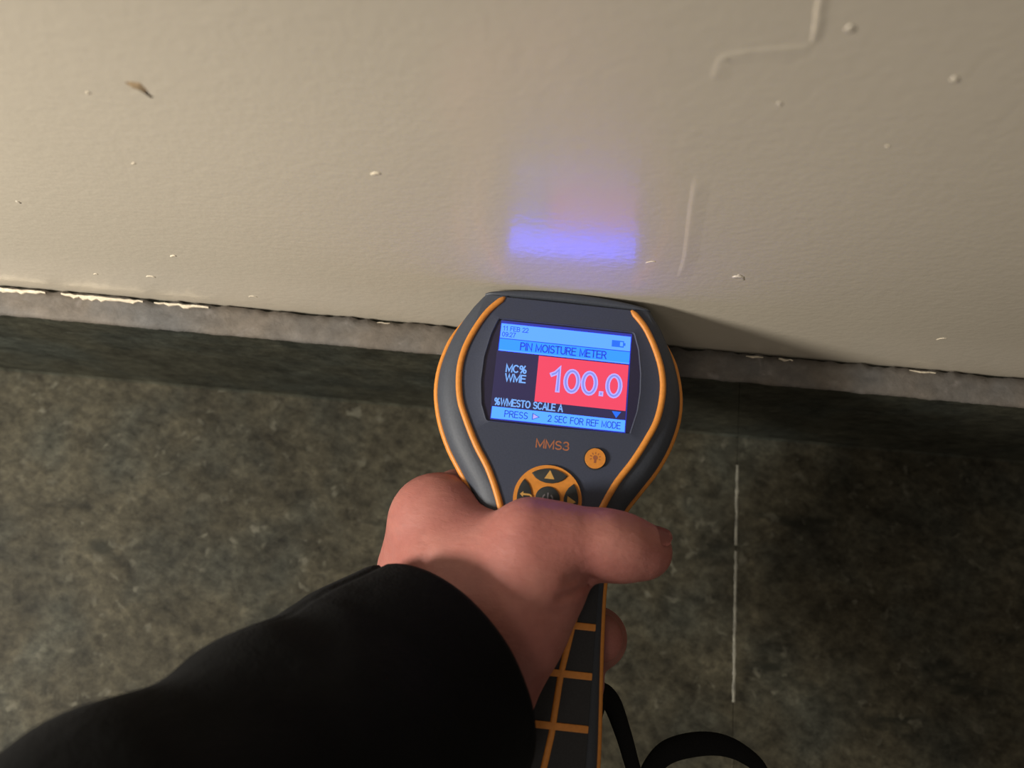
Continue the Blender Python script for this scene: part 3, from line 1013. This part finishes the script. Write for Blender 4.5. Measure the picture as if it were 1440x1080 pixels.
# thumbnail on the far upper side of the thumb tip
def nail(name, c, along, normal, length, width, curve_r):
    along = Vector(along).normalized()
    normal = Vector(normal).normalized()
    side = along.cross(normal).normalized()
    normal = side.cross(along).normalized()
    b = bmesh.new()
    nu, nv = 10, 10
    g = []
    for i in range(nu + 1):
        row = []
        for j in range(nv + 1):
            t = i / nu
            s = -1 + 2 * j / nv
            ww = width / 2 * (1 - 0.18 * (1 - t) ** 2) * (1 if t < .75 else math.sqrt(max(0.05, 1 - ((t - .75) / .27) ** 2)))
            a = s * ww / curve_r
            p = c + along * ((t - 0.5) * length) + side * (curve_r * math.sin(a)) + normal * (curve_r * (math.cos(a) - 1) - 0.0006 * (2 * t - 1) ** 2 * (1 if t > .5 else 1.6))
            row.append(b.verts.new(p))
        g.append(row)
    for i in range(nu):
        for j in range(nv):
            b.faces.new((g[i][j], g[i + 1][j], g[i + 1][j + 1], g[i][j + 1]))
    ext = bmesh.ops.solidify(b, geom=list(b.faces), thickness=0.0005)
    return obj(name, b, M['nail'], person, smooth=True)
tipc = Vector(W((907, 776, 142)))
bk = Vector(W((850, 766, 144)))
al = (tipc - bk).normalized()
nn = Vector((0.05, 0.80, 0.60))
nn = (nn - al * nn.dot(al)).normalized()
nail('thumbnail', tipc + nn * 0.0080 + al * 0.0002, al, nn, 0.0105, 0.0105, 0.0072)

# jacket sleeve: tube from the cuff down to the elbow, rising towards the photographer
CUFF = Vector(at(595.5, 966.0, 0.1472))
AX = Vector((-0.54378, -0.46947, 0.69563)).normalized()
side = AX.cross(Vector((0, 0, 1))).normalized()
topv = side.cross(AX).normalized()
def sleeve_bm():
    b = bmesh.new()
    rings = []
    n_along, n_round = 130, 180
    L = 0.36
    prof = [(0.012, 0.0325), (0.003, 0.0342), (0.0003, 0.0349), (-0.0003, 0.0356)]     # folded hem at the cuff: inside, lip, outside
    st = [(a, r, False) for a, r in prof] + [(0.0012 + L * (i / n_along) ** 1.25, None, True) for i in range(n_along + 1)]
    for a, r, outer in st:
        ring = []
        for k in range(n_round):
            th = 2 * math.pi * k / n_round
            cs, sn = math.cos(th), math.sin(th)
            rad = r
            if outer:
                rad = 0.0361 + 0.0384 * a
                rad -= 0.0007 * math.exp(-((a - 0.0225) / 0.0009) ** 2)               # hem stitching
                fold = 0.0
                for (fa, fth, ang, amp, wd) in FOLDS:
                    dth = (th - fth + math.pi) % (2 * math.pi) - math.pi
                    dd = (a - fa) - ang * dth * 0.04
                    fold += amp * math.exp(-(dd / wd) ** 2) * math.exp(-(dth / 1.1) ** 2)
                w = min(1, a / 0.03)
                rad += 0.5 * fold * w + w * 0.0018 * noise.noise(Vector((a * 22, cs * 1.3, sn * 1.3)))
            rad += 0.0006 * noise.noise(Vector((cs * 2.5, sn * 2.5, 4.0))) 
            # the seam notch on the far edge of the cuff
            dn = (th - NOTCH + math.pi) % (2 * math.pi) - math.pi
            pull = 0.0012 * math.exp(-(dn / 0.045) ** 2) * max(0, 1 - a / 0.008)
            rad -= 0.0013 * math.exp(-(dn / 0.035) ** 2) * max(0, 1 - max(a, 0) / 0.05)
            ring.append(b.verts.new(CUFF + AX * (a + pull) + side * (cs * rad) + topv * (sn * rad * 1.046)))
        rings.append(ring)
    for A, B in zip(rings, rings[1:]):
        for k in range(n_round):
            b.faces.new((A[k], A[(k + 1) % n_round], B[(k + 1) % n_round], B[k]))
    b.faces.new(rings[-1])
    return b
NOTCH = 0.42
FOLDS = [(0.030, 0.3, 0.25, -0.0022, 0.006), (0.046, 0.5, -0.3, 0.0026, 0.009), (0.062, 0.3, 0.3, -0.0024, 0.007), (0.080, 0.5, -0.2, 0.0030, 0.010), (0.100, 0.3, 0.3, -0.0030, 0.010), (0.125, 0.5, 0.2, 0.0035, 0.012),
         (0.040, 1.3, 0.6, 0.0014, 0.007), (0.070, 1.4, -0.5, 0.0016, 0.008), (0.11, 1.3, 0.6, 0.002, 0.010)]
obj('jacket_sleeve', sleeve_bm(), M['cloth'], person, smooth=True)
